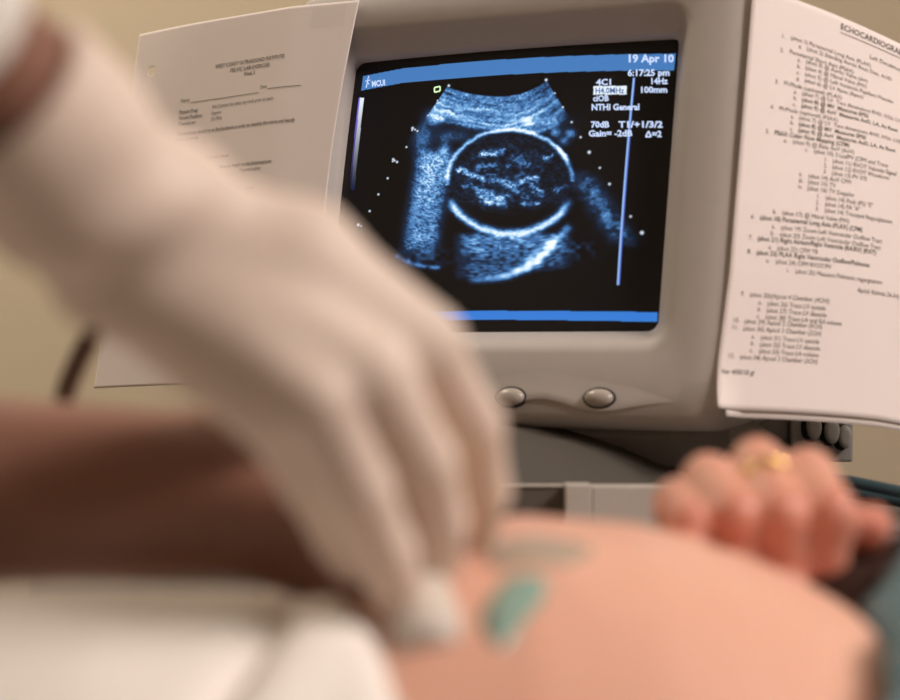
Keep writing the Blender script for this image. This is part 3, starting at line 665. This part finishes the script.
for k_, (pts, rs) in fing.items(): fb.chain(pts, rs, .003, .0015)
fb.chain([WR*.6+P(840, 530, .85)*.4, P(846, 545, .845), P(858, 536, .825), P(870, 527, .81)], [.015, .0105, .0096, .0094], .004, .002)
pat = fb.mesh('person', M_skinF, None, 1)
vv = np.empty(len(pat.data.vertices)*3, np.float32); pat.data.vertices.foreach_get('co', vv); vv = vv.reshape(-1, 3); red = np.zeros(len(vv), np.float32)
for k_, (pts, rs) in list(fing.items())+[('thumb', ([P(858, 536, .825), P(870, 527, .81)], [0, 0]))]:
    for p_ in pts[:2]: red = np.maximum(red, .42*np.exp(-(((vv-p_.astype(np.float32))**2).sum(1)/.045**2)**2))
    for i_, w_ in ((1, .85), (2, .9), (0, .35)) if k_ != 'thumb' else ((0, 1.0), (1, 1.0)):
        red = np.maximum(red, w_*np.exp(-((vv-pts[i_].astype(np.float32))**2).sum(1)/.020**2))
pat.data.attributes.new('redness', 'FLOAT', 'POINT').data.foreach_set('value', red); rebase(pat, (0, CY, .80))
tag(pat, 'person lying on their back with bare rounded pregnant belly and a clenched ringed fist', 'person')
# ring
a_, b_ = fing['middle'][0][0], fing['middle'][0][1]; c_ = a_*.56+b_*.44; ax = Vector(b_-a_).normalized(); rm = ax.to_track_quat('Z', 'Y').to_matrix().to_4x4()
bm = bmesh.new(); add_lathe(bm, [(.0105, -.002), (.0118, -.0022), (.0122, 0), (.0118, .0022), (.0105, .002)], Matrix.Translation(Vector(c_)) @ rm, 40)
bmesh.ops.create_uvsphere(bm, u_segments=20, v_segments=12, radius=.0034, matrix=Matrix.Translation(Vector(c_+np.array([.001, -.0075, .0098]))) )
g_ = obj('finger_ring', bm, M_gold, pat, True, True); g_['label'] = 'gold ring'
# gown drawn up over the chest and an added dark cloth standing in for the deep shade under the fist
fg = Field((.08, .50, .80), (.64, 1.02, 1.10), .004)
torso(fg, .012, .166, .56, .01)
th_ = np.linspace(-1.35, 1.25, 15)
pts = [(.134+.054*(math.cos(t_)**2 if t_ < 0 else 1)+.004*math.sin(t_*5), CY+.178*math.sin(t_), .872+.146*math.cos(t_)**.45-.019*min(1, max(0, (t_+.9)/.5))) for t_ in th_]
pts = [(.142, .572, .83), (.136, .575, .885)]+pts
fg.chain(pts, [.013, .017]+[.022+.004*math.sin(i*1.9) for i in range(15)], .012, .025); fg.chain([(p[0]+.028, p[1], p[2]+.006) for p in pts], [.012, .016]+[.020+.004*math.cos(i*2.3) for i in range(15)], .012, .025)
torso_cut = Field
gown = fg.mesh('gown', M_gown, pat, 2); gown['label'] = 'blue grey gown pushed up to the chest'
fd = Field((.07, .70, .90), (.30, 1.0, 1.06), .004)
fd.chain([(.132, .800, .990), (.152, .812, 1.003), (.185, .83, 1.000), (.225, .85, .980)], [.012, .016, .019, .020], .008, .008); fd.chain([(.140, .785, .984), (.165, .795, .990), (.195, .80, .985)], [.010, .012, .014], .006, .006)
dk = fd.mesh('shade_bunch', M_shade, pat, 2); dk['label'] = 'added near-black cloth standing in for the shade under the fist'
fh = Field((.66, .62, .80), (.92, .90, 1.03), .005); fh.ell((.778, CY, .905), (.105, .086, .095), 0); fh.ell((.70, CY, .99), (.07, .075, .085), 0, cut=True); fh.mesh('hair', M_hairb, pat, 2)

# ------------------------------------------------------------------ towel / drape over the lower body
us = np.concatenate([np.linspace(-.95, -.22, 40), np.linspace(-.215, .004, 114)])
prof = catmull([(0, .520, .80), (0, .528, .86), (0, .545, .920), (0, .570, .960), (0, .605, .989), (0, .640, 1.006), (0, .672, 1.0125), (0, .702, 1.006), (0, .73, .990), (0, .765, .980), (0, .81, .976), (0, .87, .962), (0, .92, .928), (0, .950, .88), (0, .958, .81)], 10)
def towel_pt(x, t, p):
    y, z = p[1], p[2]
    edge = np.interp(y, [.50, .56, .60, .64, .68, .72, .80], [-.008, -.011, -.014, -.020, -.032, -.048, -.075])
    X = x+edge
    # rounded rolled end near the edge, and the fold crossing it
    e = max(0, (x+.014)/.018); drop = .022*e**2.2
    xc = np.interp(y, [.53, .58, .66, .72], [-.105, -.0795, -.0515, -.045]); dd = X-xc
    fold = .015*np.clip((.69-y)/.06, .22, 1)*math.exp(-(dd/.0062)**2)-.004*math.exp(-((dd-.016)/.012)**2)
    lowl = .004*math.sin(X*30+y*9)+.003*math.sin(X*17-y*22)
    cy_, cz_ = .74, .86; ny, nz_ = y-cy_, z-cz_; l = math.hypot(ny, nz_); ny /= l; nz_ /= l
    lowl += .005*math.exp(-((X+.065)/.03)**2)*np.clip((y-.62)/.04, 0, 1)
    lowl -= .006*np.clip((-.11-X)/.06, 0, 1)
    k = lowl-fold-drop
    zz = z; 
    if X < -.25: zz = z-(min(-.25-X, .3))*.12
    return (X, y+ny*k, zz+nz_*k)
bm = bmesh.new(); G = [[bm.verts.new(towel_pt(x, 0, p)) for p in prof] for x in us]
for i in range(len(us)-1):
    for j in range(len(prof)-1): bm.faces.new((G[i][j], G[i+1][j], G[i+1][j+1], G[i][j+1]))
tw = obj('towel', bm, M_towel, None, True); rebase(tw, (-.2, .6, .80))
sd = tw.modifiers.new('thickness', 'SOLIDIFY'); sd.thickness = .012; sd.offset = 0
sb = tw.modifiers.new('smooth', 'SUBSURF'); sb.levels = 1; sb.render_levels = 1
tag(tw, 'thick white towel folded over the patient hips at bottom left', 'towel')

# ------------------------------------------------------------------ the sonographer: one continuous brown-skinned body
W = P(140, 239, .64); CU = P(0, 98, .60); dirA = (CU-W)/np.linalg.norm(CU-W); ELR = W+dirA*.25
SHR = np.array([-.37, .27, 1.36]); SHL = np.array([-.53, .57, 1.31]); ELL = np.array([-.36, .750, 1.052])
WL = P(205, 494, .755); MID = (SHR+SHL)/2
PEL = np.array([-.68, .27, .95])
HJ = {'index': ([P(420, 347, .650), P(470, 425, .682), P(480, 490, .704), P(472, 528, .718)], [.0120, .0100, .0092, .0084]),
      'middle': ([P(370, 376, .630), P(421, 462, .650), P(435, 522, .668), P(434, 560, .680)], [.0120, .0102, .0094, .0086]),
      'ring': ([P(316, 402, .622), P(358, 490, .636), P(384, 552, .650), P(398, 590, .661)], [.0114, .0099, .0091, .0082]),
      'pinky': ([P(272, 412, .630), P(314, 482, .644), P(340, 533, .658), P(354, 560, .670)], [.0104, .0088, .0080, .0074])}
TH = ([P(215, 330, .690), P(310, 400, .735), P(385, 480, .745), P(425, 540, .735)], [.016, .0145, .0120, .0105])
def right_hand(fl, off):
    a = W; n1 = np.array([.55, -.1, .8]); side = (P(200, 150, .64)-P(95, 315, .64)); side = side/np.linalg.norm(side)
    fl.cone(a+side*.009, CU+side*.008, .0172+off, .019+off, .006); fl.cone(a-side*.009, CU-side*.008, .0172+off, .019+off, .006)
    for q_ in ('index', 'middle', 'ring', 'pinky'):
        m_ = HJ[q_][0][0]; s_ = {'index': .014, 'middle': .005, 'ring': -.006, 'pinky': -.014}[q_]
        fl.cone(a+side*s_*.8, m_, .0170+off, .0115+off, .008)
    fl.chain([a+side*.009, P(297, 262, .648), HJ['index'][0][0]], [.018+off, .0185+off, .012+off], .006, .008)
    fl.cone(HJ['index'][0][0]*.5+a*.5, HJ['pinky'][0][0]*.6+a*.4, .012+off, .012+off, .008)
    fl.chain(TH[0], [r_+off for r_ in TH[1]], .006, .012)
    for q_ in ('index', 'middle', 'ring', 'pinky'): fl.chain(HJ[q_][0], [r_+off for r_ in HJ[q_][1]], .003, .0015)
fs = Field((-.95, .02, -.01), (.05, .98, 1.82), .0042)
# torso, head, legs
fs.chain([PEL, (PEL+MID)/2+np.array([-.03, .0, .04]), MID+np.array([-.03, -.01, -.08])], [.135, .125, .125], .03, .03)
fs.cone(SHR+np.array([-.03, .02, -.02]), SHL+np.array([-.02, -.02, -.02]), .062, .062, .05)
fs.cone(MID+np.array([-.01, 0, .02]), MID+np.array([.03, .02, .14]), .055, .052, .03)
HC = MID+np.array([.055, .035, .23]); fwd = np.array([.80, .48, -.36]); fwd /= np.linalg.norm(fwd); rt = np.cross(fwd, [0, 0, 1]); rt /= np.linalg.norm(rt); upv = np.cross(rt, fwd)
RH = np.stack([fwd, rt, upv], 1)
fs.ell(HC, (.096, .076, .110), .02, RH); fs.ell(HC+fwd*.045-upv*.065, (.045, .05, .045), .02, RH)
fs.ell(HC+fwd*.100-upv*.018, (.016, .013, .022), .008, RH); fs.ell(HC+fwd*.086-upv*.060, (.010, .022, .009), .004, RH)
for s_ in (-1, 1): fs.ell(HC+fwd*.082+rt*s_*.032+upv*.012, (.010, .015, .009), .003, RH); fs.ell(HC+rt*s_*.078-upv*.01, (.018, .009, .030), .004, RH)
for s_ in (-1, 1):
    hp = PEL+np.array([.05*s_, -.085*s_, -.02]); fs.chain([hp, (hp[0], hp[1], .50), (hp[0]-.01, hp[1], .08)], [.088, .058, .042], .02, .03); fs.cone((hp[0]-.02, hp[1], .035), (hp[0]+.15, hp[1]+.06, .032), .036, .032, .02)
# arms
fs.chain([SHR, ELR, W+dirA*.07], [.050, .038, .0255], .02, .02)
right_hand(fs, -.0014)
fs.chain([SHL, ELL], [.055, .045], .02, .03); fs.chain([ELL, ELL*.62+WL*.38, WL], [.044, .0405, .030], .015, .02)
HL = P(366, 549, .704)
for i in range(4):
    kn_ = HL+np.array([.004*(1.5-abs(i-1.5)), .017*i, .004+.003*i]); fs.cone(WL+np.array([0, .007*(i-1.5), .002*i]), kn_, .020, .0125, .012)
    fs.chain([kn_, kn_+np.array([.014, .030, .006]), kn_+np.array([.020, .052, .003]), kn_+np.array([.018, .066, -.006])], [.0125, .0108, .0098, .0088], .004, .004)
fs.chain([WL+np.array([.02, -.012, -.014]), WL+np.array([.048, -.034, -.026]), HL+np.array([.002, -.008, -.010])], [.016, .0125, .0105], .006, .008)
son = fs.mesh('person', M_skinD, None, 2); rebase(son, (-.70, .25, 0))
tag(son, 'person in cream latex glove reaching from the left, bare brown forearm behind the towel', 'person')
# glove
fgl = Field((-.16, .55, .96), (.06, .80, 1.24), .0018)
right_hand(fgl, .0012)
sl_, X = fgl.block(fgl.lo, fgl.lo+fgl.h*(fgl.n-1), 0)
ta = (X[0]-W[0])*dirA[0]+(X[1]-W[1])*dirA[1]+(X[2]-W[2])*dirA[2]                 # distance from the wrist up the arm
cuff = fgl._cone(X, W+dirA*.015, W+dirA*.09, .0262, .0302)
hh = np.maximum(.02-np.abs(fgl.F-cuff), 0)/.02; fgl.F = np.minimum(fgl.F, cuff)-hh*hh*.02*.25
fgl.F += (.0022*np.sin(ta*150+X[2]*60+X[0]*40)*np.exp(-((ta-.012)/.022)**2)+.0006*np.sin(ta*95-X[1]*80)*np.exp(-((ta-.05)/.02)**2)).astype(np.float32)
rp = X[0]*0+X[1]*0+X[2]*0
dax = np.sqrt(np.maximum((X[0]-W[0])**2+(X[1]-W[1])**2+(X[2]-W[2])**2-ta*ta, 0)); bead = np.sqrt((dax-.0283)**2+(ta-.064)**2)-.0032
fgl.F = np.maximum(fgl.F, ta-.064)
inner = dax-.0264; fgl.F = np.maximum(fgl.F, -np.maximum(inner, .046-ta))
fgl.F = np.minimum(fgl.F, bead)
gl = fgl.mesh('glove', M_glove, son, 2); gl['label'] = 'cream latex glove with rolled cuff'
# white coat: sleeves and body
fc = Field((-1.0, .0, .42), (-.02, .92, 1.46), .006)
fc.chain([PEL+np.array([0, 0, -.45]), PEL, (PEL+MID)/2+np.array([-.03, 0, .04]), MID+np.array([-.03, -.01, -.08])], [.19, .155, .142, .142], .03, .03)
fc.cone(SHR+np.array([-.03, .02, -.02]), SHL+np.array([-.02, -.02, -.02]), .078, .078, .05); fc.chain([SHR, ELR, W+dirA*.110], [.068, .052, .0375], .02, .03); fc.chain([SHL, ELL*.80+SHL*.20], [.070, .060], .02, .03)
ct = fc.mesh('coat', M_coat, son, 2); ct['label'] = 'white coat'
ft = Field((-.95, .05, .05), (-.5, .5, .95), .008)
for s_ in (-1, 1):
    hp = PEL+np.array([.05*s_, -.085*s_, -.02]); ft.chain([(hp[0], hp[1], .80), (hp[0], hp[1], .50), (hp[0]-.01, hp[1], .09)], [.10, .073, .062], .02, .0)
ft.mesh('trousers', M_trous, son, 2)
fk = Field((-.65, .25, 1.42), (-.2, .65, 1.78), .005); fk.ell(HC-fwd*.018+upv*.012, (.098, .086, .112), 0, RH); fk.ell(HC+fwd*.075-upv*.045, (.07, .08, .085), 0, RH, cut=True); fk.mesh('hair', M_hair, son, 2)

# ------------------------------------------------------------------ transducer held in the glove, and gel on the belly
tip = P(429, 647, .650); top = P(402, 480, .722); axp = Vector(top-tip).normalized()
pr_ = thing('transducer', 'white ultrasound transducer gripped in the gloved fingers, pressed on the belly', 'transducer', tip)
Mx = Matrix.Translation(Vector(tip)) @ axp.to_track_quat('Z', 'Y').to_matrix().to_4x4() @ Matrix.Diagonal((1.14, .9, 1, 1))
bm = bmesh.new(); add_lathe(bm, [(.0098, .003), (.0104, .006), (.0102, .016), (.0092, .026), (.0082, .036), (.0088, .05), (.0082, .062), (.005, .066)], Mx, 32); obj('body', bm, M_probe, pr_, True, True)
bm = bmesh.new(); add_lathe(bm, [(.0060, -.0030), (.0085, -.0018), (.0098, .0004), (.0098, .0034)], Mx, 32); obj('lens', bm, M_lens, pr_, True, True)
bm = bmesh.new(); add_tube(bm, catmull([P(402, 482, .721), P(380, 430, .738), P(300, 400, .775), P(190, 352, .80), P(122, 300, .83), P(95, 330, .845), P(70, 380, .855), P(48, 440, .865), (-.22, .90, 1.0), (-.40, 1.0, .86), (-.5, 1.04, .55), (-.45, 1.2, .25), (-.3, 1.30, .2)], 10), .0045); obj('cord', bm, M_cable, pr_, True, True)

bpy.context.view_layer.update()
dgp = bpy.context.evaluated_depsgraph_get()
pe = pat.evaluated_get(dgp)
def belly(x, y):
    l = pat.matrix_basis.inverted() @ Vector((x, y, 1.3)); ok, loc, nor, _ = pe.ray_cast(l, Vector((0, 0, -1)))
    return (pat.matrix_basis @ loc, nor)
def eye_hit(px_, py_):
    o_ = Vector((0, 0, CAM_Z)); d_ = (Vector(P(px_, py_, 1.0))-o_).normalized(); ok, loc, nor, _ = pe.ray_cast(pat.matrix_basis.inverted() @ o_, d_)
    return pat.matrix_basis @ loc if ok else None
def gel(px0, py0, shape, m, label, hmax):
    c = eye_hit(px0, py0)
    bm = bmesh.new(); n1, n2 = 10, 40; rows = []
    for i in range(n1+1):
        r_ = i/n1; row = []
        for j in range(n2):
            a_ = 2*math.pi*j/n2; dx, dy = shape(a_); x, y = c.x+dx*r_, c.y+dy*r_; p, nn = belly(x, y)
            row.append(bm.verts.new(p+nn*(hmax*(1-r_**3)*(1+.3*math.sin(x*500)*math.cos(y*420))-(.0008 if i == n1 else 0))))
        rows.append(row)
    for a_, b2 in zip(rows, rows[1:]):
        for j in range(n2): bm.faces.new((a_[j], a_[(j+1) % n2], b2[(j+1) % n2], b2[j]))
    bmesh.ops.remove_doubles(bm, verts=bm.verts, dist=.00005)
    o = obj('ultrasound_gel', bm, m, None, True); rebase(o, c); return tag(o, label, 'gel', 'gel left on the belly')
gel(514, 602, lambda a: ((.0092+.0016*math.sin(2*a+.5))*math.cos(a)+.0045*math.sin(a), (.021+.003*math.sin(3*a))*math.sin(a)), M_gel, 'bright teal blob of gel on the belly beside the transducer', .0030)
gel(532, 549, lambda a: ((.020+.003*math.sin(3*a+1))*math.cos(a), (.022+.003*math.cos(2*a))*math.sin(a)), M_gelg, 'greyish green smear of gel near the top of the belly', .0012)

# ------------------------------------------------------------------ lights, world, camera
def area(name, loc, tgt, size, power, col):
    l = bpy.data.lights.new(name, 'AREA'); l.shape = 'RECTANGLE'; l.size, l.size_y = size; l.energy = power; l.color = col
    o = bpy.data.objects.new(name, l); COL.objects.link(o); o.location = loc; o.rotation_euler = (Vector(tgt)-Vector(loc)).to_track_quat('-Z', 'Y').to_euler(); return o
area('ceiling_lamp_key', (1.5, .22, 2.45), (.05, .9, 1.0), (.9, .6), 58, (1, .885, .825))
area('ceiling_lamp_back', (-1.0, 1.95, 2.5), (-.75, 2.5, 1.2), (.7, .3), 25, (1, .88, .72))
w = bpy.data.worlds.new('room_ambience'); w.use_nodes = True; w.node_tree.nodes['Background'].inputs[0].default_value = (1, .86, .74, 1); w.node_tree.nodes['Background'].inputs[1].default_value = .1; S.world = w
cd = bpy.data.cameras.new('camera'); cd.sensor_width = 36; cd.lens = 36*F_PX/900; cd.clip_start = .02
cam = bpy.data.objects.new('camera', cd); COL.objects.link(cam); cam.location = (0, 0, CAM_Z); cam.rotation_euler = (R(90), 0, 0)
cd.dof.use_dof = True; cd.dof.focus_distance = 1.535; cd.dof.aperture_fstop = 4.7; cd.dof.aperture_blades = 0
S.camera = cam
S.view_settings.view_transform = 'Standard'; S.view_settings.look = 'None'; S.view_settings.exposure = -.14; S.view_settings.gamma = 1; S.view_settings.use_curve_mapping = False
